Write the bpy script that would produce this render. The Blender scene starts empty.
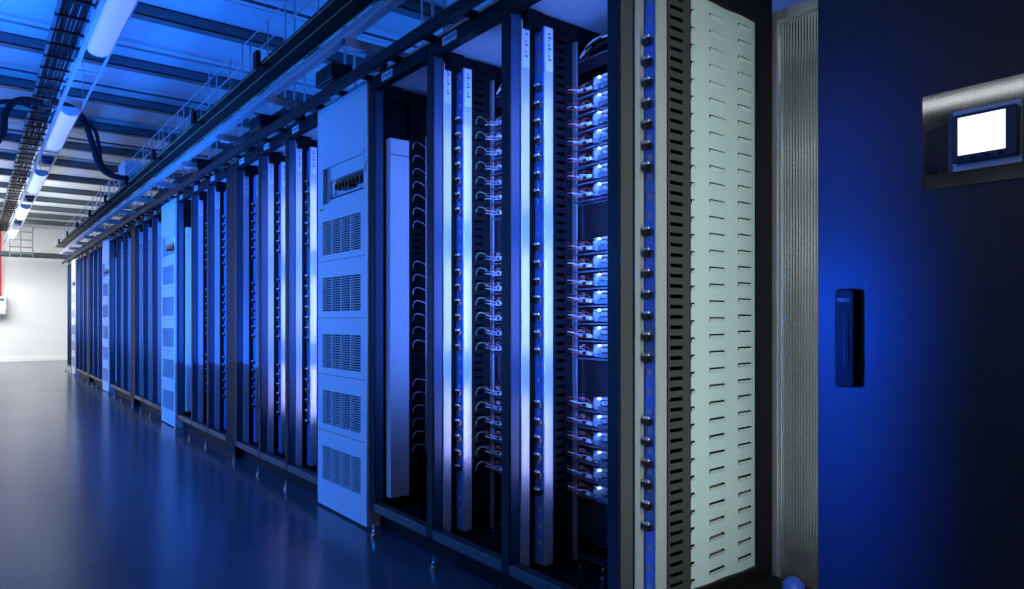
import bpy, math, random
from mathutils import Vector
random.seed(7)
S = bpy.context.scene
COL = S.collection
D = 1.6            # distance from the camera to the front plane of the row
EYE = 1.062        # camera height

# ------------------------------------------------------------------ camera, world, exposure, big lights
cd = bpy.data.cameras.new('camera'); cam = bpy.data.objects.new('camera', cd); COL.objects.link(cam)
cam.location = (0, 0, EYE); cam.rotation_euler = (math.radians(90), 0, math.radians(-37.8))
cd.sensor_width = 36; cd.lens = 36 * 696 / 1024; cd.shift_y = 26.5 / 1024; cd.clip_start = .02
S.camera = cam
S.view_settings.view_transform = 'Standard'; S.view_settings.look = 'None'
S.view_settings.exposure = 0; S.view_settings.gamma = 1; S.view_settings.use_curve_mapping = False
W = bpy.data.worlds.new('world'); S.world = W; W.use_nodes = True
W.node_tree.nodes['Background'].inputs[0].default_value = (.02, .08, .3, 1)
W.node_tree.nodes['Background'].inputs[1].default_value = .02

BLUE = (.03, .18, 1.0); BAYBLUE = (.08, .21, 1.0); WHITE = (1, .98, .94); COOL = (.45, .6, 1)

def area(name, loc, direction, sx, sy, power, color, spread=180, parent=None, up='Z'):
    l = bpy.data.lights.new(name, 'AREA'); l.shape = 'RECTANGLE'; l.size = sx; l.size_y = sy
    l.energy = power; l.color = color; l.spread = math.radians(spread)
    o = bpy.data.objects.new(name, l); COL.objects.link(o); o.location = loc
    o.rotation_euler = Vector(direction).to_track_quat('-Z', 'Y').to_euler()
    if parent: o.parent = parent
    return o

def spot(name, loc, target, power, color, angle, blend, radius=.1):
    l = bpy.data.lights.new(name, 'SPOT'); l.energy = power; l.color = color
    l.spot_size = math.radians(angle); l.spot_blend = blend; l.shadow_soft_size = radius
    o = bpy.data.objects.new(name, l); COL.objects.link(o); o.location = loc
    o.rotation_euler = (Vector(target) - Vector(loc)).to_track_quat('-Z', 'Y').to_euler()
    return o

# added blue fills without fixtures: narrow on door and rail, long on the row
for fz, fp in ((.20, .26), (.62, .24), (1.05, .22), (1.50, .14)):
    area('blue_door_fill', (-1.2, 2.60, fz), (2.8, -1.82, 0), .05, .4, fp, (.006, .075, 1), 7.2)
for fz in (.25, .75, 1.25, 1.75, 2.15):
    area('blue_rail_fill', (-1.2, 1.54, fz), (1, 0.006, 0), .03, .4, .12, (.012, .16, 1), 5)
area('blue_row_fill', (-2.3, 9.1, 1.45), (1, 0, -.04), 11.0, .25, 330, (.004, .185, 1), 150)
# added blue area light for the near ceiling, without a fixture
area('blue_ceiling_fill', (-2.0, 5.9, 2.25), (.42, .05, 1), 2.4, 11.5, 370, (.018, .16, 1), 140)
# added white area light that brightens the far ceiling, no lamp body
area('white_ceiling_fill', (-3.0, 15.8, 2.2), (.32, .02, 1), 3.0, 9.0, 330, (.86, .90, 1), 150)
# added white fill that brightens the far wall and floor
area('white_end_fill', (-1.5, 19.3, 3.2), (0, .25, -1), 5, 2.6, 410, WHITE)

# ------------------------------------------------------------------ materials
def mat(name, color, rough=.5, metal=0., spec=.5, emit=None, estr=0, coat=0, noise=0, nscale=8, bump=0, bscale=60, stretch=None):
    m = bpy.data.materials.new(name); m.use_nodes = True
    nt = m.node_tree; b = nt.nodes['Principled BSDF']
    b.inputs['Base Color'].default_value = (*color, 1); b.inputs['Roughness'].default_value = rough
    b.inputs['Metallic'].default_value = metal; b.inputs['Specular IOR Level'].default_value = spec
    b.inputs['Coat Weight'].default_value = coat; b.inputs['Coat Roughness'].default_value = .08
    if emit: b.inputs['Emission Color'].default_value = (*emit, 1); b.inputs['Emission Strength'].default_value = estr
    if noise or bump:
        tc = nt.nodes.new('ShaderNodeTexCoord'); mp = nt.nodes.new('ShaderNodeMapping')
        nt.links.new(tc.outputs['Object'], mp.inputs[0])
        if stretch: mp.inputs['Scale'].default_value = stretch
    if noise:
        n = nt.nodes.new('ShaderNodeTexNoise'); n.inputs['Scale'].default_value = nscale; n.inputs['Detail'].default_value = 5
        nt.links.new(mp.outputs[0], n.inputs[0])
        r = nt.nodes.new('ShaderNodeMapRange'); r.inputs[3].default_value = max(.02, rough - noise); r.inputs[4].default_value = min(1, rough + noise)
        nt.links.new(n.outputs[0], r.inputs[0]); nt.links.new(r.outputs[0], b.inputs['Roughness'])
        mx = nt.nodes.new('ShaderNodeMix'); mx.data_type = 'RGBA'; mx.blend_type = 'MIX'
        mx.inputs[6].default_value = (*[c * (1 - noise * .8) for c in color], 1); mx.inputs[7].default_value = (*[min(1, c * (1 + noise * .8)) for c in color], 1)
        nt.links.new(n.outputs[0], mx.inputs[0]); nt.links.new(mx.outputs[2], b.inputs['Base Color'])
    if bump:
        n2 = nt.nodes.new('ShaderNodeTexNoise'); n2.inputs['Scale'].default_value = bscale
        nt.links.new(mp.outputs[0], n2.inputs[0])
        bp = nt.nodes.new('ShaderNodeBump'); bp.inputs['Strength'].default_value = bump; bp.inputs['Distance'].default_value = .01
        nt.links.new(n2.outputs[0], bp.inputs['Height']); nt.links.new(bp.outputs[0], b.inputs['Normal'])
    return m

M = dict(
    black=mat('black_powder_coat', (.012, .013, .016), .48, spec=.18, noise=.08, nscale=5),
    grey_post=mat('grey_black_paint', (.045, .05, .052), .42, noise=.06, nscale=5),
    liner=mat('slate_liner_paint', (.045, .085, .16), .40, noise=.06, nscale=4),
    end_strip=mat('dull_zinc_strip', (.40, .43, .42), .45, noise=.10, nscale=9),
    rail_bluelight=mat('bar_with_blue_light', (.09, .28, .78), .4, noise=.05),  # blue aisle light put into the bar's base colour
    perf=mat('charcoal_perforated_sheet', (.040, .042, .043), .5, noise=.05),
    blank=mat('dark_plum_panel', (.012, .010, .013), .4, spec=.3, noise=.05),
    railpaint=mat('dull_grey_channel', (.38, .40, .43), .4, noise=.08),
    end_post=mat('worn_grey_paint', (.085, .095, .095), .42, noise=.08, nscale=6),
    matt=mat('matt_black', (.0045, .0048, .0058), .6, spec=.15, noise=.06),
    strip=mat('white_strip_paint', (.60, .62, .65), .36, .25, noise=.10, nscale=5),
    zinc=mat('galvanised_steel', (.55, .57, .58), .36, .75, noise=.1, nscale=14),
    plate=mat('pale_grey_green_paint', (.49, .60, .60), .42, noise=.05, nscale=4),
    cab=mat('pale_cabinet_paint', (.70, .72, .74), .5, noise=.04),
    filler=mat('filler_black', (.008, .009, .011), .6, spec=.15, noise=.05),
    handle=mat('satin_black_plastic', (.006, .008, .012), .4, spec=.2, noise=.04),
    plum=mat('dark_plum_plastic', (.040, .012, .024), .35, noise=.05),
    slot=mat('dark_slot', (.006, .006, .008), .8, noise=.05),
    label=mat('white_label', (.85, .86, .88), .5, noise=.03),
    ink=mat('grey_ink', (.16, .16, .2), .6, noise=.03),
    teal=mat('grey_blue_beam_paint', (.105, .135, .15), .5, noise=.06),
    ceil=mat('ceiling_panel', (.60, .63, .64), .55, noise=.05, nscale=.7),
    wallw=mat('white_wall_paint', (.86, .87, .87), .7, noise=.03, nscale=2),
    floor=mat('epoxy_floor', (.060, .078, .098), .20, spec=.36, noise=.035, nscale=.9, bump=.035, bscale=2.2),
    chrome=mat('chrome', (.75, .76, .78), .16, 1., noise=.04),
    door=mat('gloss_black_door', (.016, .018, .023), .36, spec=.6, noise=.03, nscale=2),
    glossb=mat('gloss_black_plastic', (.010, .012, .016), .3, noise=.04),
    bezel=mat('dark_blue_grey_plastic', (.02, .045, .10), .35, noise=.04),
    screen=mat('lit_screen', (.8, .85, .9), .3, emit=(.88, .96, 1), estr=1.6, noise=.01),
    clear=mat('pale_connector_plastic', (.26, .32, .42), .2, noise=.05, nscale=20),
    bus=mat('tinned_bar', (.20, .25, .33), .28, .6, noise=.08),
    led=mat('lit_blue_led', (.3, .5, 1), .3, emit=(.25, .5, 1), estr=30, noise=.01),
    ledbar=mat('fill_bar_glow', (.5, .6, .9), .4, emit=(.1, .3, 1), estr=2, noise=.01),  # for the added hidden bars in the bays
    fillbar_white=mat('white_fill_bar_glow', (.8, .8, .8), .4, emit=(1, 1, .95), estr=2, noise=.01),
    red=mat('red_insulation', (.5, .06, .04), .45, noise=.05),
    redpaint=mat('red_pipe_paint', (.75, .05, .06), .45, noise=.05),
    white=mat('white_insulation', (.75, .75, .76), .45, noise=.05),
    green=mat('green_insulation', (.12, .32, .16), .45, noise=.05),
    violet=mat('violet_insulation', (.62, .52, .70), .45, noise=.05),
    yellow=mat('yellow_cable', (.42, .36, .10), .5, noise=.05),
    cable=mat('black_cable', (.010, .011, .013), .6, spec=.2, noise=.06),
    orange=mat('orange_plastic', (.6, .25, .05), .5, noise=.05),
    copper=mat('copper_edge', (.42, .20, .14), .4, .6, noise=.06),
    rib=mat('ribbed_metal', (.60, .63, .63), .17, .88, noise=.03, nscale=3),
    mirror=mat('polished_plate', (.42, .44, .45), .06, 1., noise=.02),
)
def lamp_mat(i, col, st):
    return mat('lit_diffuser_' + str(i), (.22, .23, .25), .4, emit=col, estr=st, noise=.01)

# ------------------------------------------------------------------ helpers
class MB:
    def __init__(s): s.v = []; s.f = []
    def box(s, x0, x1, y0, y1, z0, z1):
        n = len(s.v)
        s.v += [(x0,y0,z0),(x1,y0,z0),(x1,y1,z0),(x0,y1,z0),(x0,y0,z1),(x1,y0,z1),(x1,y1,z1),(x0,y1,z1)]
        s.f += [tuple(n + i for i in q) for q in ((0,3,2,1),(4,5,6,7),(0,1,5,4),(1,2,6,5),(2,3,7,6),(3,0,4,7))]
        return s
    def quad(s, *p):
        n = len(s.v); s.v += list(p); s.f.append(tuple(range(n, n + len(p)))); return s
    def tube(s, pts, r, n=8, caps=True):
        pts = [Vector(p) for p in pts]; base = len(s.v)
        for i, p in enumerate(pts):
            t = (pts[min(i + 1, len(pts) - 1)] - pts[max(i - 1, 0)]).normalized()
            a = Vector((0, 0, 1)) if abs(t.z) < .9 else Vector((1, 0, 0))
            u = t.cross(a).normalized(); w = t.cross(u)
            rr = r[i] if isinstance(r, (list, tuple)) else r
            for k in range(n):
                g = 2 * math.pi * k / n
                s.v.append(tuple(p + u * (rr * math.cos(g)) + w * (rr * math.sin(g))))
        for i in range(len(pts) - 1):
            for k in range(n):
                a0 = base + i * n + k; a1 = base + i * n + (k + 1) % n
                s.f.append((a0, a1, a1 + n, a0 + n))
        if caps:
            s.f.append(tuple(base + k for k in range(n))); e = base + (len(pts) - 1) * n
            s.f.append(tuple(e + n - 1 - k for k in range(n)))
        return s
    def cyl(s, p0, p1, r, n=10): return s.tube([p0, p1], r, n)
    def prism(s, prof, axis, a, b):        # closed profile (2D) extruded along axis
        n = len(s.v); k = len(prof)
        def pt(u, w, t): return {'x': (t, u, w), 'y': (u, t, w), 'z': (u, w, t)}[axis]
        s.v += [pt(u, w, a) for u, w in prof] + [pt(u, w, b) for u, w in prof]
        for i in range(k): s.f.append((n + i, n + (i + 1) % k, n + k + (i + 1) % k, n + k + i))
        s.f.append(tuple(n + i for i in range(k - 1, -1, -1))); s.f.append(tuple(n + k + i for i in range(k)))
        return s
    def build(s, name, m, parent=None, bevel=0, smooth=False, loc=(0, 0, 0)):
        me = bpy.data.meshes.new(name); me.from_pydata(s.v, [], s.f); me.update(); me.materials.append(m)
        import bmesh
        bm = bmesh.new(); bm.from_mesh(me); bmesh.ops.recalc_face_normals(bm, faces=bm.faces); bm.to_mesh(me); bm.free()
        if smooth:
            for p in me.polygons: p.use_smooth = True
        o = bpy.data.objects.new(name, me); COL.objects.link(o); o.location = loc
        if parent: o.parent = parent
        if bevel:
            b = o.modifiers.new('bevel', 'BEVEL'); b.width = bevel; b.segments = 2; b.limit_method = 'ANGLE'
        return o

def tag(o, label, cat, group=None, kind=None):
    o['label'] = label; o['category'] = cat
    if group: o['group'] = group
    if kind: o['kind'] = kind
    return o
def thing(name, label, cat, loc, group=None, kind=None):
    o = bpy.data.objects.new(name, None); COL.objects.link(o); o.location = loc; o.empty_display_size = .1
    return tag(o, label, cat, group, kind)
def copy_tree(o, parent=None):
    c = o.copy(); COL.objects.link(c); c.parent = parent
    for ch in list(o.children): copy_tree(ch, c)
    return c
def arc(p0, p1, p2, n=8):
    p0, p1, p2 = Vector(p0), Vector(p1), Vector(p2)
    return [tuple(p0 * (1 - t) ** 2 + p1 * 2 * t * (1 - t) + p2 * t * t) for t in (i / n for i in range(n + 1))]
def smoothpath(pts, sub=6):
    P = [Vector(p) for p in pts]; out = []
    for i in range(len(P) - 1):
        a, b, c, d = P[max(i - 1, 0)], P[i], P[i + 1], P[min(i + 2, len(P) - 1)]
        for k in range(sub):
            t = k / sub
            out.append(tuple(.5 * (2 * b + (c - a) * t + (2 * a - 5 * b + 4 * c - d) * t * t + (3 * b - a - 3 * c + d) * t ** 3)))
    out.append(tuple(P[-1])); return out

# ------------------------------------------------------------------ room shell
X0, X1, Y0, Y1, CZ = -24.0, 3.4, -4.5, 22.4, 3.54
def struct(name, mb, m, label, cat):
    o = mb.build(name, m); return tag(o, label, cat, kind='structure')
struct('floor', MB().box(X0 - .2, X1 + .2, Y0 - .2, Y1 + .2, -.2, 0), M['floor'], 'glossy dark blue-grey epoxy floor of the hall', 'floor')
cmb = MB()
y = Y0 - .1
while y < Y1 + .1:                       # sandwich panels with a narrow groove between neighbours
    e = min(y + .68, Y1 + .15)
    cmb.box(X0 - .2, X1 + .2, y + .006, e - .006, CZ, CZ + .1)
    y = e
cmb.box(X0 - .2, X1 + .2, Y0 - .2, Y1 + .2, CZ + .02, CZ + .12)
struct('ceiling', cmb, M['ceil'], 'pale panelled ceiling above the beams', 'ceiling')
struct('wall_back', MB().box(X0 - .2, X1 + .2, Y1, Y1 + .2, 0, CZ), M['wallw'], 'brightly lit white wall at the far end of the aisle', 'wall')
struct('wall_right', MB().box(X1, X1 + .2, Y0, Y1, 0, CZ), M['wallw'], 'white wall behind the row of racks', 'wall')
struct('wall_left', MB().box(X0 - .2, X0, Y0, Y1, 0, CZ), M['wallw'], 'white wall across the hall, opposite the racks', 'wall')
struct('wall_front', MB().box(X0, X1, Y0 - .2, Y0, 0, CZ), M['wallw'], 'white wall behind the viewer', 'wall')
struct('baseboard_back', MB().box(X0, X1, Y1 - .02, Y1, 0, .09), M['wallw'], 'white skirting along the far wall', 'skirting')
beam_y = [-2.0, -.65, .7, 2.05, 3.4, 4.75, 6.1, 7.43, 8.75, 10.07, 11.4, 12.73, 14.07, 15.4, 16.73, 18.07, 19.4, 20.75]
for i, by in enumerate(beam_y):
    mb = MB()
    z0, z1, w, t = 3.445, CZ, .055, .010
    mb.box(X0, X1, by - w, by + w, z0, z0 + t).box(X0, X1, by - w, by + w, z1 - t, z1).box(X0, X1, by - .012, by + .012, z0 + t, z1 - t)
    mb.box(X0, X1, by - w, by - w + .008, z0, z1)
    struct('beam', mb, M['teal'], ('grey-blue ceiling beam, number %d counted from the far white wall' % (len(beam_y) - i)), 'beam')

# ------------------------------------------------------------------ open racks
WID = .56; DEP = .74; ZB, ZT = .10, 2.285
MODZ = [1.55 + .0672 * i for i in range(7)] + [.941 + .0672 * i for i in range(7)] + [.405 + .0672 * i for i in range(6)]

def rack(style, width=WID, pitch_label=True):
    """style: 'open' (partition with strips), 'loops' (with cable loops), 'board' (pale board instead of strips), 'end' (slotted pale panel)"""
    r = thing('equipment_rack', '', 'rack', (0, 0, 0), 'black open racks of the long row')
    w = width
    MB().box(0, .05, 0, .05, ZB, ZT).build('post', M['black'], r, .003)
    MB().box(.006, .0605 if style == 'end' else .048, -.004, -.0005, ZB + .045, ZT - .06).build('post_liner', M['end_post' if style == 'end' else 'liner'], r)
    MB().box(.655, DEP + (.012 if style == 'end' else 0), -.066 if style == 'end' else -.05, .05, ZB, ZT).build('rear_post', M['matt'], r, .003)
    MB().box(-.002, .045, -w + .05, 0, 2.233, 2.29).build('top_rail', M['black'], r, .002)
    MB().box(0, .045, -w + .05, 0, .10, .142).build('base_rail', M['grey_post'], r, .002)
    MB().box(.06, DEP - .05, -w + .05, .05, .0, .098).build('plinth', M['matt'], r)
    MB().box(.045, DEP, -w + .05, 0, .10, .122).build('base_tray', M['matt'], r)
    MB().box(.05, .66, -w + .05, .04, 2.262, 2.275).build('roof_panel', M['cab'], r)
    # depth bar under the roof
    db = MB().box(.055, .66, -.045, -.004, 2.175, 2.24); db.build('depth_bar', M['matt'], r, .002)
    gs = MB().prism([(.05, 2.262), (.16, 2.262), (.05, 2.15)], 'y', -.012, -.004); gs.build('corner_gusset', M['black'], r)
    MB().box(.06, .655, .004, .045, ZB, 2.18).build('partition_sheet', M['matt'], r)
    MB().box(DEP - .02, DEP - .012, -w + .05, -.05, .12, 2.26).build('back_panel', M['matt'], r) if style != 'end' else None
    # label on the top rail
    lb = MB().box(-.005, -.002, -.20, -.09, 2.243, 2.278).build('rail_label', M['label'], r)
    ik = MB()
    for k in range(5):
        yy = -.108 - .018 * k
        ik.box(-.0062, -.005, yy - .010, yy, 2.250 + .004 * (k % 2), 2.271 - .005 * ((k + 1) % 3 == 0))
    ik.build('rail_label_print', M['ink'], lb)
    # levelling foot, front
    ft = MB(); ft.cyl((-.035, -.07, 0), (-.035, -.07, .012), .016).cyl((-.035, -.07, .012), (-.035, -.07, .03), .011, 6).cyl((-.035, -.07, .03), (-.035, -.07, .062), .0055, 8)
    ft.build('levelling_foot', M['chrome'], r)
    bolts = [(.22, -.16), (.26, -.24), (.20, -.30), (.28, -.36)]
    for bx, by in bolts:
        MB().cyl((bx, by, .122), (bx, by, .150), .007, 8).cyl((bx, by, .130), (bx, by, .139), .012, 6).build('base_bolt', M['chrome'], r)
    if style == 'board':
        MB().box(.062, .17, -.055, -.004, .17, 1.985).build('pale_board', M['cab'], r, .003)
        MB().box(.062, .168, -.057, -.055, 1.90, 1.903).build('board_seam', M['slot'], r)
    else:
        e = style == 'end'
        a0, a1 = (.064, .110) if e else (.049, .090)
        MB().box(a0, a1, -.012, -.0045, .10, 2.215).build('cable_channel', M['end_strip' if e else 'strip'], r, .002)
        if not e:
            t = MB().box(a0 + .002, a1 - .002, -.0135, -.012, 2.03, 2.205).build('channel_label', M['label'], r)
            k2 = MB()
            for q in range(9): k2.box(a0 + .018, a1 - .012 - .006 * (q % 3), -.0142, -.0135, 2.07 + .014 * q, 2.078 + .014 * q)
            k2.build('channel_label_print', M['ink'], t)
        b0, b1 = (.112, .165) if e else (.128, .172)
        cr = MB().box(b0, b1, -.055, .001, .125, 2.19).build('clip_rail', M['end_strip' if e else 'strip'], r, .002)

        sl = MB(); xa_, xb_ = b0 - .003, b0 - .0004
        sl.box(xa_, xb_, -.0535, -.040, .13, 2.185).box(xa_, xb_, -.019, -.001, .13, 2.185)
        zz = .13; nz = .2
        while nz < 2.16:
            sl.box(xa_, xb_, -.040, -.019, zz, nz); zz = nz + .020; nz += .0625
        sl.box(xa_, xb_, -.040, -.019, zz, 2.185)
        sl.build('slotted_bar', M['rail_bluelight'], cr)
        if not e:
            t = MB().box(b0 + .004, b1 - .003, -.0566, -.055, 2.02, 2.185).build('channel_label', M['label'], r)
            k2 = MB()
            for q in range(8): k2.box(b0 + .016, b1 - .012 - .006 * (q % 3), -.0573, -.0566, 2.06 + .014 * q, 2.068 + .014 * q)
            k2.build('channel_label_print', M['ink'], t)
        # clips holding the sense wires, one per module
        proto = None
        for z in MODZ:
            if proto is None:
                c = MB().box(b0 - .017, b0 - .001, -.046, -.016, -.010, .010).box(b0 - .021, b0 - .017, -.040, -.022, -.013, .004)
                proto = c.build('cable_clip', M['glossb'], cr, loc=(0, 0, z))
                tp = MB().box(b0 - .022, b0 - .015, -.042, -.018, .010, .017).build('clip_tip', M['label'], r, loc=(0, 0, z)); tproto = tp
            else:
                for src, par in ((proto, cr), (tproto, r)):
                    c = src.copy(); COL.objects.link(c); c.parent = par; c.location = (0, 0, z)
    # perforated black panel
    p0, p1 = (.168, .286) if style == 'end' else (.174, .272)
    if style == 'board': p0 = .175
    pf = MB(); ya, yb = -.056, -.050
    u0, u1 = p0 + .012, p1 - .042
    pf.box(p0, u0, ya, yb, .11, 2.2).box(u1, p1, ya, yb, .11, 2.2)
    zz = .11
    while zz < 2.2:
        pf.box(u0, u1, ya, yb, zz, zz + .021); zz += .0335
    pf.build('perforated_panel', M['perf'] if style == 'end' else M['matt'], r)
    if style == 'end':
        # corrugated pale side panel with three columns of pressed slots
        q0, q1 = .288, .655
        sp = MB(); lips = MB(); back = MB()
        def yy(x):
            return -.056 + .0024 * math.cos((x - q0) / (q1 - q0) * 2 * math.pi * 2.0)
        cols = [(.228, .307), (.38, .473), (.545, .632)]
        edges = sorted({q0, q1, *[c for ab in cols for c in ab if q0 < c < q1], *[q0 + (q1 - q0) * k / 40 for k in range(41)]})
        for i in range(len(edges) - 1):
            x0, x1 = edges[i], edges[i + 1]; xm = (x0 + x1) / 2
            ci = next((k for k, (a, b) in enumerate(cols) if a < xm < b), None)
            if ci is None:
                sp.quad((x0, yy(x0), .165), (x1, yy(x1), .165), (x1, yy(x1), 2.155), (x0, yy(x0), 2.155))
            else:
                off = .02 * (ci - 1); z = .165
                for k in range(34):
                    zs = .195 + off * .5 + k * .0575
                    sp.quad((x0, yy(x0), z), (x1, yy(x1), z), (x1, yy(x1), zs), (x0, yy(x0), zs))
                    z = zs + .018
                sp.quad((x0, yy(x0), z), (x1, yy(x1), z), (x1, yy(x1), 2.155), (x0, yy(x0), 2.155))
        pnl = sp.build('slotted_panel', M['plate'], r, smooth=False)
        sd = pnl.modifiers.new('thickness', 'SOLIDIFY'); sd.thickness = .0015; sd.offset = 1
        for ci, (a, b) in enumerate(cols):
            a = max(a, q0)
            for k in range(34):
                zs = .195 + .02 * (ci - 1) * .5 + k * .0575
                # pressed lip standing out below the slot
                lips.quad((a, yy(a) - .0005, zs), (b, yy(b) - .0005, zs), (b, yy(b) - .006, zs + .0125), (a, yy(a) - .006, zs + .0125))
                lips.quad((b, yy(b) - .0005, zs), (b + .003, yy(b) - .0005, zs + .015), (b - .004, yy(b) - .003, zs + .015), (b - .004, yy(b) - .003, zs + .0125))
        pnl.data.clear_geometry(); n0 = len(sp.v); pnl.data.from_pydata(sp.v + lips.v, [], sp.f + [tuple(q + n0 for q in f) for f in lips.f]); pnl.data.update()
        MB().box(.288, .655, -.072, -.0495, .10, .170).build('bottom_bar', M['matt'], r, .002); MB().box(.288, .655, -.072, -.0495, 2.150, 2.24).build('top_bar', M['matt'], r, .002)
        cp = None
        for ci in (1, 2):
            for k in (3, 4, 5, 12, 13, 17, 18, 28, 29, 30, 31, 32):
                if (k + ci) % 5 == 0: continue
                zs = .1965 + .02 * (ci - 1) * .5 + (33 - k) * .0575
                if cp is None: cp = MB().box(0, .080, -.050, -.046, 0, .012).build('copper_strip', M['copper'], pnl, loc=(cols[ci][0] + .002, 0, zs))
                else:
                    c = cp.copy(); COL.objects.link(c); c.location = (cols[ci][0] + .002, 0, zs)
    else:
        MB().box(.274, .282, -.075, -.052, .12, 2.16).build('mounting_rail', M['zinc'], r)
        MB().box(.29, .68, -w + .055, -.055, .13, .14).box(.30, .68, -w + .055, -.06, .20, .205).build('lower_shelf', M['grey_post'], r)
        for (za, zb) in ((2.035, 2.085), (1.375, 1.520), (.775, .915), (.215, .375)):
            b = MB().box(.292, .296, -w + .058, -.062, za, zb).build('blank_panel', M['blank'], r)
            MB().box(.290, .292, -w + .06, -.064, zb - .004, zb - .001).build('panel_edge', M['bus'], b)
        for k in range(6):
            zc = 2.11 + .012 * (k % 3)
            pts = smoothpath([(.300 + .02 * (k // 3), -.07, zc - .02), (.292 + .02 * (k // 3), -.15, zc + .02 * (k % 2)), (.286 + .02 * (k // 3), -.28, zc + .012), (.30, -w + .07, zc + .03)], 5)
            MB().tube(pts, .005, 6).build('jumper_cable', M[('cable', 'white', 'cable', 'red', 'cable', 'white')[k]], r, smooth=True)
    if style == 'board':
        MB().tube([(.266, -.059, .38), (.266, -.060, 1.2), (.266, -.059, 2.02)], .003, 6).build('harness', M['violet'], r, smooth=True)
    if style in ('loops', 'board'):
        proto = None
        for i, z in enumerate(MODZ):
            if proto is None:
                pts = arc((.262, -.056, .012), (.165, -.10, .045), (.180, -.075, -.012), 9)
                proto = MB().tube(pts, .0022, 5).build('cable_loop', M['green'] if style == 'loops' else M['violet'], r, smooth=True, loc=(0, 0, z))
            else:
                c = proto.copy(); COL.objects.link(c); c.parent = r; c.location = (0, 0, z)
    return r

def bay_fill_bar(root, w, power, color, m, x=.02, z0=.50, z1=2.08, spread=150):  # hidden glowing bar added to light the bay, none is seen
    b = MB().box(x - .002, x + .014, -w + .052, -w + .062, z0, z1).build('bay_fill_bar', m, root)
    area('bay_fill_light', (x + .03, -w + .068, (z0 + z1) / 2), (.42, 1, 0), .012, z1 - z0, power, color, spread, root)
    return b

protos = {}
def place(style, y, label, power, color=BAYBLUE, w=WID, m=None, z0=.72, spread=120):
    key = (style,)
    if key not in protos:
        protos[key] = rack(style, .64 if style == 'end' else WID); r = protos[key]
    else:
        r = copy_tree(protos[key])
    r['label'] = label
    r.location = (D, y, 0); r.scale = (1, w / WID, 1)
    return (r, power, color, m or M['ledbar'], w, z0, spread)

cabinet_posts = [3.195 + 4.224 * k for k in range(4)]
cname = ['nearest pale vented cabinet', 'second pale vented cabinet from the front', 'third pale vented cabinet from the front', 'farthest pale vented cabinet']
todo = []
todo.append(place('end', 1.518, 'black rack with slotted pale grey-green side panel, beside the black glossy door', 5.0, (.86, 1, .96), m=M['fillbar_white'], z0=.1, spread=170))
todo.append(place('open', 2.08, 'black open rack with lit blue modules, next to the slotted pale panel', 11.2))
todo.append(place('loops', 2.632, 'black open rack with green wire loops and lit blue modules', 11.1, w=.552))
todo.append(place('board', 3.195, 'black open rack with pale board, just in front of the nearest pale vented cabinet', 3.5))
far_pow = {0: [8, 7, 1]}
for k, c in enumerate(cabinet_posts):
    if k:
        for off, wd, st, ww in ((-1.115, 'third', 'open', .56), (-.563, 'second', 'open', .552), (0, 'first', 'board', .56)):
            todo.append(place(st, c + off, 'black open rack, %s in front of the %s' % (wd, cname[k]), {'open': 1.5, 'board': 3}[st], w=ww))
    offs = ((1.215, 'first', .56), (1.749, 'second', .534), (2.309, 'third', .56)) if k < 3 else ((1.14, 'first', .49), (1.58, 'second', .44))
    for i, (off, wd, ww) in enumerate(offs):
        todo.append(place('open', c + off, 'black open rack, %s behind the %s' % (wd, cname[k]), far_pow.get(k, [1.3, 1.3, 1.3])[i], w=ww))
    if k < 3:
        MBg = MB().box(D + .002, D + .06, c + 2.362, c + 2.596, .0, 2.285).box(D + .06, D + .7, c + 2.365, c + 2.59, .0, 2.28)
        tag(MBg.build('filler_panel', M['filler'], bevel=.003), 'narrow dark filler panel between racks, beyond the %s' % cname[k], 'panel', 'dark filler panels between rack sections')
for (r, p, c, m, w, z0, sp) in todo:
    e = m is M['fillbar_white']
    if p > 11 or p in (8, 7):
        for za, zb, q in ((1.53, 1.95, .8), (.93, 1.35, 1.0), (.43, .75, 1.0)):
            area('module_glow_light', (.215, -.20, (za + zb) / 2), (-.62, 1, 0), .02, zb - za, q * (.11 if p > 11 else .10), (.46, .47, 1), 75, r)
    if p: bay_fill_bar(r, .64 if e else WID, p, c, m, x=.16 if e else .032, z0=z0, spread=sp)

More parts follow.
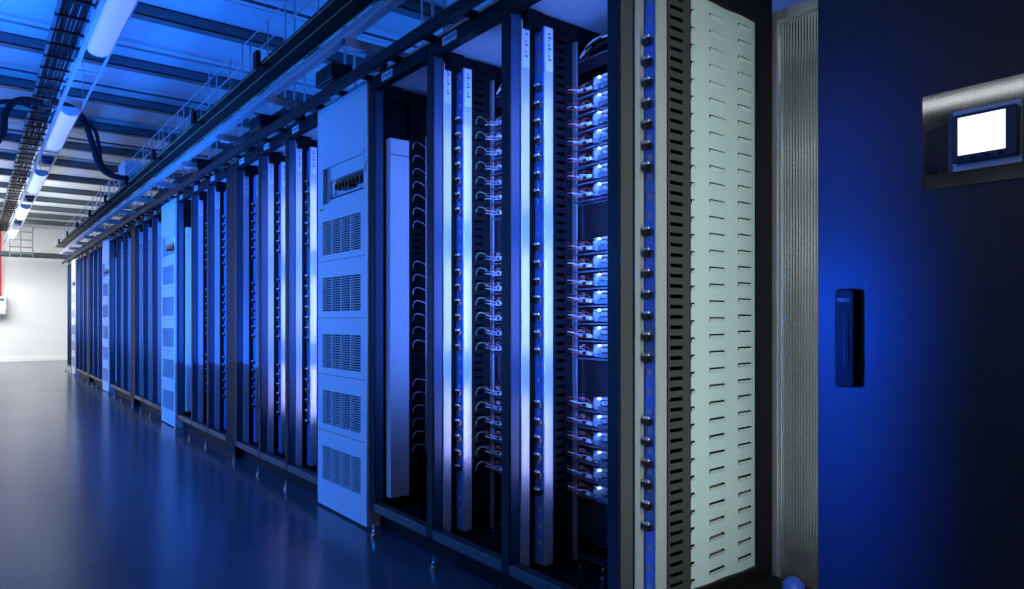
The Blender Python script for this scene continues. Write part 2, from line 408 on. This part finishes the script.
# ------------------------------------------------------------------ battery modules in the two racks next to the slotted panel
def module(wirecol):
    r = thing('power_module', '', 'module', (0, 0, 0), 'black plug-in modules in the near racks')
    h = .058
    MB().box(.012, .36, -.39, 0, 0, h).build('housing', M['matt'], r, .002)
    MB().box(.0, .012, -.39, 0, .002, h - .002).build('front_panel', M['plum'], r, .002)
    MB().box(-.020, .012, -.39, -.004, -.0065, -.0015).build('shelf_edge', M['bus'], r)
    lp = MB()
    for k in range(3): lp.box(-.001, 0, -.045, -.014, .030 + .008 * k, .0335 + .008 * k)
    lp.build('front_print', M['label'], r)
    c = MB()
    c.box(-.028, 0, -.138, -.122, .006, .052).box(-.036, -.028, -.136, -.126, .020, .040).box(-.030, -.006, -.118, -.108, .010, .022)
    c.build('connector', M['clear'], r, .0015)
    c = MB().box(-.024, 0, -.172, -.156, .024, .040).box(-.030, -.024, -.168, -.160, .029, .037)
    c.build('terminal_block', M['clear'], r, .0015)
    MB().box(-.022, 0, -.20, -.158, .046, .054).build('fuse', M['violet'], r, .002)
    b = MB().box(-.034, -.004, -.385, -.150, .004, .013).box(-.034, -.028, -.385, -.150, .013, .020)
    b.build('bus_bar', M['bus'], r, .001)
    MB().cyl((-.028, -.150, .048), (-.020, -.150, .048), .0032, 8).build('status_led', M['led'], r)
    for k, col in enumerate(wirecol):
        z = .014 + .012 * k
        pts = smoothpath([(-.040, .016, z + .006), (-.048, -.012, z + .005), (-.030, -.045, z - .002), (-.026, -.080, z + .004 * (k - 1)), (-.026, -.114, .016 + .003 * k)], 5)
        MB().tube(pts, .0021, 5).build('wire', M[col], r, smooth=True)
    MB().cyl((-.032, -.090, .017), (-.032, -.112, .016), .0065, 8).build('plug', M['white'], r)
    MB().cyl((-.030, -.034, .020), (-.028, -.058, .018), .0045, 8).build('ferrule', M['clear'], r)
    MB().cyl((-.034, -.215, .030), (-.026, -.215, .030), .0026, 8).build('status_led', M['led'], r)
    MB().tube(arc((-.004, -.012, .045), (-.018, -.06, .060), (-.012, -.112, .046), 6), .003, 5).build('sense_lead', M['cable'], r, smooth=True)
    return r
def ordw(i): return ['bottom', 'second from bottom', 'third from bottom', 'fourth from bottom', 'fifth from bottom', 'sixth from bottom', 'seventh from bottom'][i]
mp = {}
for ry, rname, wires in ((2.08, 'rack by slotted panel', ('red', 'white', 'red')), (2.632, 'green-looped rack', ('white', 'violet', 'red'))):
    for i, z in enumerate(MODZ):
        g = 'upper' if i < 7 else 'middle' if i < 14 else 'lower'
        j = i if i < 7 else i - 7 if i < 14 else i - 14
        if rname not in mp: mp[rname] = o = module(wires)
        else: o = copy_tree(mp[rname])
        o.location = (D + .29, ry - .062, z - .02)
        o['label'] = 'black lit module, %s, %s block, %s' % (ordw(j), g, rname)

# ------------------------------------------------------------------ pale vented cabinets
def cabinet():
    r = thing('control_cabinet', '', 'cabinet', (0, 0, 0), 'pale vented cabinets of the row')
    y0, y1 = 0, .633; zt = 2.28; fx = -.014
    MB().box(.02, .72, y0 + .004, y1 - .004, .0, zt - .004).build('body', M['cab'], r, .003)
    # front door plate with a window cut for the breakers and five grille openings
    ra, rb, rz0, rz1 = y0 + .035, y1 - .075, 1.725, 1.945
    va, vb = y0 + .068, y1 - .066
    vents = [(.159 + .319 * k, .159 + .319 * k + .192) for k in range(5)]
    d = MB()
    d.box(fx, .02, y0, min(ra, va), 0.012, zt).box(fx, .02, max(rb, vb), y1, .012, zt)
    lo = .012
    for (a, b) in vents:
        d.box(fx, .02, min(ra, va), max(rb, vb), lo, a); d.box(fx, .02, min(ra, va), va, a, b); d.box(fx, .02, vb, max(rb, vb), a, b); lo = b
    d.box(fx, .02, min(ra, va), max(rb, vb), lo, rz0); d.box(fx, .02, min(ra, va), ra, rz0, rz1); d.box(fx, .02, rb, max(rb, vb), rz0, rz1)
    d.box(fx, .02, min(ra, va), max(rb, vb), rz1, zt)
    dr = d.build('door', M['cab'], r)
    for z in (1.40, 1.08, .76, .44): MB().box(fx - .001, fx, y0 + .01, y1 - .01, z - .002, z + .001).build('door_seam', M['ink'], dr)
    for (a, b) in vents:
        v = MB(); n = 15
        for k in range(n + 1):
            z = a + (b - a) * k / n
            v.box(fx + .002, fx + .006, va, vb, z - .0019, z + .0019)
        for k in range(5):
            yy = va + (vb - va) * k / 4
            v.box(fx + .001, .010, yy - .004, yy + .004, a, b)
        g = v.build('vent_grille', M['cab'], dr)
        MB().box(.011, .0195, va, vb, a, b).build('vent_back', M['slot'], dr)
    rec = MB().box(.012, .0195, ra, rb, rz0, rz1).build('recess_panel', M['cab'], dr)
    f = MB().box(fx - .004, fx + .012, ra, rb, rz1 - .02, rz1).box(fx, .012, rb - .075, rb - .07, rz0, rz1 - .02).box(-.004, .012, ra, rb - .075, rz0, rz0 + .022).box(-.004, .012, ra, rb - .075, 1.85, rz1 - .02)
    f.build('recess_frame', M['cab'], dr)
    MB().box(.004, .0125, rb - .07, rb, rz0, rz1 - .02).build('recess_side', M['teal'], dr)
    k2 = MB().box(-.0055, -.004, ra + .01, rb - .085, rz0 + .020, rz0 + .028).build('recess_gap', M['slot'], dr)
    n = 8
    for k in range(n):
        yb = ra + .008 + k * .043
        b = MB().box(-.012, .012, yb, yb + .040, 1.765 + (.018 if k < 3 or k > 5 else .006), 1.838).box(-.026, -.012, yb + .011, yb + .029, 1.785 - .012 * (k % 3 == 0), 1.812)
        b.build('breaker', M['glossb'], dr, .001)
    MB().box(.0, .012, rb - .13, rb - .105, 1.765, 1.835).build('terminal', M['label'], dr)
    MB().box(fx - .003, fx, y0 + .006, y0 + .016, 1.83, 1.88).build('latch', M['chrome'], dr)
    st = MB().box(fx - .0015, fx, y1 - .08, y1 - .03, 1.690, 1.706); st.build('sticker', M['yellow'], dr)
    return r
cabs = ['tall pale vented cabinet with black breaker row, the nearest of its kind', 'tall pale vented cabinet, second along the row from the camera',
        'tall pale vented cabinet, third along the row from the camera', 'tall pale vented cabinet, last one before the far white wall']
cproto = None
for k, c in enumerate(cabinet_posts):
    if cproto is None: cproto = o = cabinet()
    else: o = copy_tree(cproto)
    o.location = (D, c + .056, 0); o['label'] = cabs[k]

# ------------------------------------------------------------------ black glossy cabinet on the right
r = thing('black_cabinet', 'large black glossy cabinet door with long handle and touch screen, lit blue', 'cabinet', (D, .03, 0))
H = 2.42
MB().box(.025, .75, 0, .83, .05, H - .02).build('body', M['matt'], r, .004)
MB().box(.05, .7, .02, .81, 0, .05).build('plinth', M['matt'], r)
dd = MB().box(0, .024, .0, .839, .03, H).build('door', M['door'], r, .003)
# handle: swing grip in a rounded housing
hy0, hy1, hz0, hz1 = .479 * D - .03 + .004, .512 * D - .03 - .003, EYE - .152, EYE + .074
ym = (hy0 + hy1) / 2; hw = (hy1 - hy0) / 2
def rrect(cy, cz, a, b, rad, n=6):
    out = []
    for sx, sz, st in ((1, 1, 0), (-1, 1, 90), (-1, -1, 180), (1, -1, 270)):
        for k in range(n + 1):
            g = math.radians(st + 90 * k / n)
            out.append((cy + sx * (a - rad) + rad * math.cos(g), cz + sz * (b - rad) + rad * math.sin(g)))
    return out
cz = (hz0 + hz1) / 2; hb = (hz1 - hz0) / 2
h = MB().prism(rrect(ym, cz, hw, hb, .008), 'x', -.022, 0).build('handle', M['handle'], r, .004)
MB().prism(rrect(ym + .002, cz - .008, hw * .60, hb * .66, .012), 'x', -.0245, -.022).build('grip', M['handle'], h, .002)
MB().box(-.026, -.0245, ym - .004, ym - .001, cz - .065, cz + .060).build('grip_edge', M['grey_post'], h)
tc = bpy.data.curves.new('handle_lettering', 'FONT'); tc.body = 'PDX'; tc.size = .0125; tc.align_x = 'CENTER'; tc.extrude = .0004
tmp = bpy.data.objects.new('lettering_source', tc); COL.objects.link(tmp)
bpy.context.view_layer.update()
tm = bpy.data.meshes.new_from_object(tmp.evaluated_get(bpy.context.evaluated_depsgraph_get()))
bpy.data.objects.remove(tmp)
to = bpy.data.objects.new('handle_lettering', tm); COL.objects.link(to); tm.materials.clear(); tm.materials.append(M['label']); to.parent = h
to.rotation_euler = (math.radians(90), 0, math.radians(-90)); to.location = (-.0228, ym + .001, hz1 - .030)
to.scale = (1.15, 1, 1)
# display plate and touch screen
py0, py1, pz0, pz1 = .38 - .03, .633 - .03, EYE + .276, EYE + .475
pl = MB(); n = 90
prof = []
for i in range(n * 4 + 1):
    yy = py0 + (py1 - py0) * i / (n * 4); ph = (i % 4) / 4
    prof.append((-.006 - .0007 * (1 if ph in (.25, .5) else 0), yy))
prof = [(u, w) for u, w in prof] + [(0, py1), (0, py0)]
pl.prism([(u, w) for u, w in prof], 'z', pz0, pz1)
pp = pl.build('display_plate', M['mirror'], r)
MB().box(-.0105, -.0067, .4545 - .03, .574 - .03, EYE + .305, EYE + .428).build('screen_surround', M['strip'], pp, .001)
sy0, sy1 = .457 - .03, .570 - .03
sc = MB().prism(rrect((sy0 + sy1) / 2, EYE + .367, (sy1 - sy0) / 2, .0485, .005), 'x', -.030, -.0105).build('touch_screen', M['bezel'], r, .002)
MB().box(-.0312, -.0300, .476 - .03, .5573 - .03, EYE + .333, EYE + .408).build('screen', M['screen'], sc)
for k in range(4):
    yb = .4790 - .03 + .0235 * k
    MB().box(-.0315, -.030, yb, yb + .009, EYE + .3225, EYE + .3285).build('button', M['slot'], sc)
MB().box(-.0308, -.030, .520 - .03, .552 - .03, EYE + .4105, EYE + .4125).build('nameplate', M['grey_post'], sc)
for yb, zb in ((.645 - .03, EYE + .46), (.645 - .03, EYE + .36), (.5 - .03, EYE + .485)):
    MB().cyl((-.003, yb, zb), (0, yb, zb), .002, 8).build('screw', M['glossb'], r)

# ------------------------------------------------------------------ ribbed door at the back of the end bay
r = thing('ribbed_door', 'ribbed silvery door in pale metal frame, between slotted panel and black cabinet', 'door', (0, 0, 0), kind='thing')
xb = 1.46 * D + .034; ya, yb2 = .70, 1.484
MB().box(xb - .012, xb + .03, yb2 - .048, yb2, .04, 2.212).box(xb - .012, xb + .03, ya, ya + .048, .04, 2.212).box(xb - .012, xb + .03, ya + .048, yb2 - .048, 2.172, 2.212).box(xb - .012, xb + .03, ya + .048, yb2 - .048, .04, .10).build('door_frame', M['zinc'], r, .002)
prof = []; n = 60; A, B = ya + .05, yb2 - .05
for i in range(n * 8):
    yy = A + (B - A) * i / (n * 8); ph = (i % 8) / 8
    prof.append((xb + .006 - .0015 * abs(math.sin(math.pi * ph)), yy))
prof += [(xb + .006, B), (xb + .012, B), (xb + .012, A)]
MB().prism(prof, 'z', .10, 2.172).build('ribbed_sheet', M['rib'], r, smooth=False)
MB().box(xb + .0, xb + .005, B + .0005, B + .002, 1.95, 2.12).build('seal_strip', M['label'], r)

# blue cap on the plinth of the end bay
tag(MB().tube([(D + .60, 1.28, .122), (D + .60, 1.28, .17), (D + .60, 1.28, .19)], [.035, .035, .02], 16).build('blue_cap', mat('blue_plastic', (.03, .08, .6), .4, noise=.04), smooth=True), 'blue plastic cap at the foot of the ribbed door', 'cap')

# ------------------------------------------------------------------ ladder on top of the racks
YE = 17.45
tag(MB().box(1.492, 1.522, .95, YE, 2.262, 2.31).build('ladder_rail', M['black'], bevel=.002), 'long black rail running just in front of the rack tops', 'rail')
rungs = thing('ladder_rungs', 'black short rungs between the rack tops and the black rail in front', 'rungs', (0, 0, 0))
yy = 1.7; pr = None
while yy < YE:
    if pr is None: pr = MB().box(1.515, 1.66, -.018, .018, 2.292, 2.312).build('rung', M['black'], rungs, loc=(0, yy, 0))
    else:
        c = pr.copy(); COL.objects.link(c); c.location = (0, yy, 0)
    yy += .31
def longcable(name, x, z, y0, y1, r, m, label, wob=.006):
    pts = []; n = int((y1 - y0) / .35)
    for i in range(n + 1):
        pts.append((x + random.uniform(-wob, wob), y0 + (y1 - y0) * i / n, z + random.uniform(-wob, wob)))
    o = MB().tube(smoothpath(pts, 3), r, 6).build(name, M[m], smooth=True); tag(o, label, 'cable'); return o
longcable('cable', 1.615, 2.298, 1.0, YE, .006, 'yellow', 'thin yellowish cable lying along the rack top rail', .003)
longcable('cable', 1.68, 2.30, 1.0, YE, .010, 'cable', 'black cable lying along the rack tops behind the yellowish cable', .008)

# ------------------------------------------------------------------ cable tray with support rail over the aisle edge
TY0, TY1, TZ = .2, 15.6, 2.44
tr = thing('basket_tray', 'long black wire basket tray carrying cables above the rack fronts', 'tray', (0, 0, 0))
XA, XB = 1.228, 1.380
bw = MB()
for k in (0, 1.2, 2.8): bw.tube([(XA + (XB - XA) * k / 3, TY0, TZ), (XA + (XB - XA) * k / 3, TY1, TZ)], .0022, 5)
bw.build('floor_wires', M['yellow'], tr)
MB().box(XA, XB, TY0, TY1, TZ + .005, TZ + .012).box(XB - .004, XB, TY0, TY1, TZ + .012, TZ + .10).build('tray_sheet', M['matt'], tr)
sw = MB()
for z in (.09,): sw.tube([(XA, TY0, TZ + z), (XA, TY1, TZ + z)], .0035, 5)
sw.build('side_wires', M['zinc'], tr)
yy = TY0 + .1; pr = None
while yy < TY1:
    if pr is None: pr = MB().tube([(XA, 0, TZ + .20), (XA, 0, TZ - .001)], .0035, 5).build('guard_wire', M['zinc'], tr, loc=(0, yy, 0))
    else:
        c = pr.copy(); COL.objects.link(c); c.location = (0, yy, 0)
    yy += .675
tw = MB().tube([(XA, TY0, TZ + .20), (XA, TY1, TZ + .20)], .003, 5)
tw.build('top_wire', M['zinc'], tr)
k = 0; yb = 2.45
pr = None
while yb < TY1:
    m = MB().box(XA - .018, XA + .05, -.03, .03, TZ - .012, TZ - .004).box(XA - .03, XA - .006, -.03, .03, TZ - .016, TZ + .07)
    if pr is None: pr = m.build('tray_bracket', M['matt'], tr, .002, loc=(0, yb, 0))
    else:
        c = pr.copy(); COL.objects.link(c); c.location = (0, yb, 0)
    yb += 1.35
for i in range(7):
    longcable('power_cable', XA + .018 + .0205 * i, TZ + .022 + .012 * (i % 2), TY0, TY1, 0.0098, 'cable', 'thick black cable, ' + ['first', 'second', 'third', 'fourth', 'fifth', 'sixth', 'seventh', 'eighth', 'ninth'][i] + ' from the aisle side of the basket tray', .004)
sr = thing('support_rail', 'long pale slotted steel channel running under the basket tray edge', 'rail', (0, 0, 0))
MB().prism([(1.378, 2.388), (1.418, 2.388), (1.418, 2.432), (1.409, 2.432), (1.409, 2.396), (1.387, 2.396), (1.387, 2.432), (1.378, 2.432)], 'y', TY0, 16.4).build('channel', M['railpaint'], sr)
MB().box(1.366, 1.378, TY0, 16.4, 2.386, 2.392).build('lip', M['strip'], sr)
# cross struts with rods to the ceiling, drop cables
yb = 2.0; n = 0
sproto = None
ordn = ['first', 'second', 'third', 'fourth', 'fifth', 'sixth', 'seventh', 'eighth', 'ninth', 'tenth', 'eleventh', 'twelfth', 'thirteenth', 'fourteenth', 'fifteenth']
dproto = []
while yb < 16:
    if sproto is None:
        s = thing('cross_strut', '', 'strut', (0, 0, 0), 'steel struts over the racks')
        MB().prism([(-.022, 2.345), (.022, 2.345), (.022, 2.388), (.014, 2.388), (.014, 2.353), (-.014, 2.353), (-.014, 2.388), (-.022, 2.388)], 'x', 1.375, 2.45).build('channel', M['zinc'], s)
        MB().box(1.40, 1.46, -.026, .026, 2.339, 2.345).build('end_plate', M['strip'], s)
        for xx in (1.86, 1.93, 2.42): MB().cyl((xx, 0, 2.33), (xx, 0, CZ - .005), .008, 8).build('threaded_rod', M['zinc'], s)
        MB().cyl((1.50, 0, 2.325), (1.50, 0, 2.339), .016, 6).build('nut', M['chrome'], s)
        MB().box(1.56, 1.60, -.024, .024, 2.318, 2.345).build('cable_gland', M['glossb'], s, .004)
        sproto = s
    else: s = copy_tree(sproto)
    s.location = (0, yb, 0); s['label'] = 'steel strut across the rack tops, %s from the near end, hung on rods' % ordn[n]
    for q in range(2):
        if len(dproto) < 2:
            x2, z2 = (1.66, 2.30) if q else (1.62, 2.30)
            pts = smoothpath([(1.575 + .02 * q, .012 * q, 2.322), (1.60 + .03 * q, .03 + .09 * q, 2.318), (1.62 + .05 * q, .05 + .12 * q, 2.306), (x2 + .06, .10 + .15 * q, 2.297)], 5)
            o = MB().tube(pts, .011, 7).build('drop_cable', M['cable'], smooth=True); dproto.append(o)
        else:
            o = dproto[q].copy(); COL.objects.link(o)
        o.location = (0, yb, 0)
        tag(o, 'black cable dropping from the %s steel strut onto the rack tops, %s of its pair' % (ordn[n], ('nearer', 'farther')[q]), 'cable', 'black drop cables over the racks')
    yb += 1.06; n += 1
# junction boxes hanging dark under the tray
for i, (yb, lab) in enumerate(((3.45, 'nearest the camera'), (4.6, 'second from the camera'), (6.2, 'third from the camera'))):
    m = MB().box(1.485, 1.60, yb, yb + .22, 2.335, 2.42).box(1.5, 1.59, yb + .03, yb + .19, 2.328, 2.335)
    tag(m.build('junction_box', M['glossb'], bevel=.004), 'small black junction box beside the pale channel, ' + lab, 'box', 'black junction boxes under the tray')
# dark cable bundles slung over the racks
for i, (x, z) in enumerate(((1.62, 2.43), (1.80, 2.42), (2.02, 2.44))):
    longcable('cable_bundle', x, z, 4.4, 16.6, .030, 'cable', 'thick black cable bundle slung over the struts, ' + ['nearest the aisle', 'middle one of three', 'farthest from the aisle'][i], .012)
# thin conduits along the racks, behind
for i, (x, z) in enumerate(((1.95, 2.62), (2.15, 2.72), (2.3, 2.55))):
    o = MB().tube([(x, 1.0, z), (x, 17.3, z)], .012, 8).build('conduit', M['zinc'], smooth=True)
    tag(o, 'thin steel conduit above the racks, ' + ['closest to the aisle', 'highest of the three', 'farthest from the aisle'][i], 'conduit')

# ------------------------------------------------------------------ lighting trunking and batten lamps
FX, FZ = .70, EYE + 1.9
def trunk(label, y0, y1, x):
    t = thing('light_trunking', label, 'trunking', (x, 0, FZ))
    MB().prism([(-.085, .03), (-.06, .03), (-.06, .06), (-.085, .06)], 'y', y0, y1).build('rail', M['strip'], t)
    MB().prism([(.085, .04), (.10, .04), (.10, .055), (.085, .055)], 'y', y0, y1).build('rail', M['strip'], t)
    yb = y0 + .2; pr = None
    while yb < y1:
        if pr is None: pr = MB().box(-.085, .10, -.012, .012, .056, .066).build('cross_bar', M['strip'], t, loc=(0, yb, 0))
        else:
            c = pr.copy(); COL.objects.link(c); c.location = (0, yb, 0)
        yb += .82
    yb = y0 + .3; pr = None
    while yb < y1:
        if pr is None: pr = MB().cyl((.092, 0, .05), (.092, 0, CZ - FZ - .004), .004, 6).build('hanger', M['zinc'], t, loc=(0, yb, 0))
        else:
            c = pr.copy(); COL.objects.link(c); c.location = (0, yb, 0)
        yb += 1.65
    return t
trunk('pale twin-rail lighting trunking hung along the aisle', -1.2, 21.2, FX)
lmats = {}
def batten(label, x, y0, y1, z, col, est, pdown, pup, lcol, group='tube lamps of the hall', turn=False):
    l = thing('batten_lamp', label, 'lamp', (x, (y0 + y1) / 2, z), group)
    L = (y1 - y0) / 2
    key = (col, est)
    if key not in lmats: lmats[key] = lamp_mat(len(lmats), col, est)
    pr = []
    for i in range(13):
        g = math.pi + math.pi * i / 12
        pr.append((.07 * math.cos(g), .055 * math.sin(g) * .9))
    MB().prism(pr, 'y', -L + .015, L - .015).build('diffuser', lmats[key], l, smooth=False)
    MB().box(-.068, .068, -L, L, .0005, .03).build('housing', M['strip'], l, .003)
    for s in (-1, 1): MB().prism([(u * 1.03, w * 1.03) for u, w in pr], 'y', s * (L - .015), s * L).build('end_cap', M['strip'], l)
    if pdown: area('lamp_light', (0, 0, -.058), (0, 0, -1), .10, 2 * L - .05, pdown, lcol, 180, l)
    if pup: area('lamp_uplight', (0, 0, .075), (0, 0, 1), .12, 2 * L - .05, pup, lcol, 180, l)
    return l
LB = (.17, .30, 1.0)
batten('tube lamp of the aisle, just overhead, lit bluish', FX, .75, 2.35, FZ, LB, 1.1, 4, 10, BLUE)
batten('large bluish tube lamp cut by the top edge of the view', FX, 4.03, 5.63, FZ, LB, .95, 0, 8, BLUE)
batten('bluish tube lamp, second along the aisle, between black cable loops', FX, 7.39, 9.03, FZ, (.26, .40, 1), 1.0, 0, 8, BLUE)
batten('pale blue tube lamp, third along the aisle', FX, 10.7, 12.3, FZ, (.5, .65, 1), 1.0, 0, 5, COOL)
batten('white tube lamp, fourth along the aisle', FX, 14.0, 15.6, FZ, (.8, .9, 1), 1.1, 0, 8, WHITE)
batten('white tube lamp nearest the far wall, fifth along the aisle', FX, 17.4, 19.0, FZ, (.9, .95, 1), 1.2, 0, 10, WHITE)
# gear boxes between the lamps
for i, (yb, lab) in enumerate(((9.75, 'between the second and third aisle lamps'), (13.0, 'between the third and fourth aisle lamps'), (16.4, 'between the fourth and fifth aisle lamps'))):
    m = MB().box(FX - .06, FX + .06, yb, yb + .5, FZ - .01, FZ + .03).tube([(FX, yb + .12, FZ - .05), (FX, yb + .12, FZ - .03), (FX, yb + .12, FZ - .01)], [.03, .055, .06], 12)
    tag(m.build('sensor_box', M['bezel'], bevel=.003), 'small bluish sensor box on the trunking, ' + lab, 'sensor', 'sensor boxes on the lighting trunking')
# other lamp rows of the wide hall (behind and beside the viewer)
for i, (x, e, st) in enumerate(((-3.42, 0, 3.0), (-9.0, 0, 3.5), (-14.7, 12, 4.5), (-20.4, 20, 5))):
    batten('long white tube lamp over the open hall floor, %s row out' % ordn[i], x, -3.9, 4.6, FZ, (1, 1, 1), st, e, 0, WHITE)

# ------------------------------------------------------------------ overhead cable ladder, left of the lamps
cl = thing('cable_ladder', 'dark cable ladder loaded with black cables, left of the tube lamps', 'ladder', (.56, 0, EYE + 2.15))
LY0, LY1 = 2.5, 20.6
for sx in (-.09, .09): MB().box(sx - .008, sx + .008, LY0, LY1, 0, .05).build('side_rail', M['teal'], cl)
pr = None; yy = LY0 + .1
while yy < LY1:
    if pr is None: pr = MB().box(-.105, .105, -.012, .012, -.010, .006).build('rung', M['matt'], cl, loc=(0, yy, 0))
    else:
        c = pr.copy(); COL.objects.link(c); c.location = (0, yy, 0)
    yy += .32
for i in range(7):
    longcable('ladder_cable', .56 - .072 + .024 * i, EYE + 2.15 + .024, LY0, LY1, .0112, 'cable', 'black cable, ' + ordn[i] + ' from the left on the overhead cable ladder', .003)
# flexible black conduits looping from the ladder
def hose(pts, r, label):
    p = smoothpath(pts, 8); rr = [r * (1 + .10 * (i % 2)) for i in range(len(p))]
    tag(MB().tube(p, rr, 9).build('flexible_conduit', M['cable'], smooth=True), label, 'conduit')
hose([(.60, 8.0, 3.16), (.75, 8.0, 3.15), (.86, 8.0, 3.06), (.93, 8.0, 2.86), (1.0, 8.0, 2.62), (1.10, 8.0, 2.53), (1.28, 8.02, 2.51)], .028, 'thick black flexible conduit curving from ladder down to the basket tray')
hose([(.60, 8.6, 3.22), (.85, 8.6, 3.21), (1.02, 8.6, 3.12), (1.07, 8.6, 2.95), (1.10, 8.6, 2.75), (1.22, 8.6, 2.64), (1.36, 8.6, 2.60)], .020, 'thinner black flexible conduit curving behind the thick one to the tray')
hose([(.52, 8.0, 3.14), (.40, 8.0, 3.15), (.30, 8.0, 3.10), (.24, 8.0, 2.98), (.22, 8.0, 2.80), (.10, 8.0, 2.62), (-.05, 8.0, 2.56)], .030, 'thick black flexible conduit drooping left from the ladder')
hose([(.52, 8.5, 3.20), (.40, 8.5, 3.24), (.25, 8.5, 3.23), (.10, 8.5, 3.15), (-.05, 8.5, 3.12)], .022, 'thin black flexible conduit leaving the ladder to the left')
tag(MB().box(1.24, 1.40, 8.1, 8.5, 2.56, 2.72).box(1.25, 1.39, 8.12, 8.48, 2.72, 2.725).build('tray_box', M['strip'], bevel=.004), 'pale box on the basket tray where the black conduits end', 'box')
# thin ceiling conduits between beams
for i, yb in enumerate((5.35, 6.9, 8.2, 9.5, 10.8, 12.1)):
    o = MB().tube([(-6, yb, 3.47), (3.3, yb, 3.47)], .012, 8).build('ceiling_conduit', M['zinc'] if i % 2 else M['teal'], smooth=True)
    tag(o, 'thin conduit crossing the ceiling, %s from the camera' % ordn[i], 'conduit', 'thin conduits between the ceiling beams')

# ------------------------------------------------------------------ far end of the hall
tag(MB().tube([(-9, 21.5, 2.74), (3.2, 21.5, 2.74)], .07, 12).build('wall_pipe', M['teal'], smooth=True), 'long grey pipe crossing in front of the far white wall', 'pipe')
vl = thing('drop_ladder', 'small dark ladder of bars hanging by the far wall', 'ladder', (.95, 21.0, 0))
for sx in (-.22, .0, .24): MB().box(sx - .012, sx + .012, -.015, .015, 2.62, 3.40).build('side_rail', M['teal'], vl)
for z in (2.72, 2.87, 3.05, 3.25): MB().box(-.22, .24, -.012, .012, z, z + .03).build('rung', M['teal'], vl)
rp = thing('red_pipe', 'thin red pipe running down the far white wall', 'pipe', (.575, 22.3, 0))
MB().cyl((0, 0, 1.40), (0, 0, CZ - .01), .025, 10).build('riser', M['redpaint'], rp, smooth=True)
for z in (1.75, 2.1): MB().box(-.22, .03, -.012, .03, z, z + .03).build('bracket', M['redpaint'], rp)
wb = thing('wall_box', 'white box mounted low on the far white wall, below the red pipe', 'box', (.60, 22.24, 1.30))
MB().box(-.35, .10, -.10, .155, .05, .40).build('casing', M['cab'], wb, .01); MB().box(-.33, .08, -.16, .1, -.06, .05).build('drip_tray', M['cab'], wb, .01)
MB().box(-.30, .05, -.103, -.10, .28, .34).build('grille', M['teal'], wb)
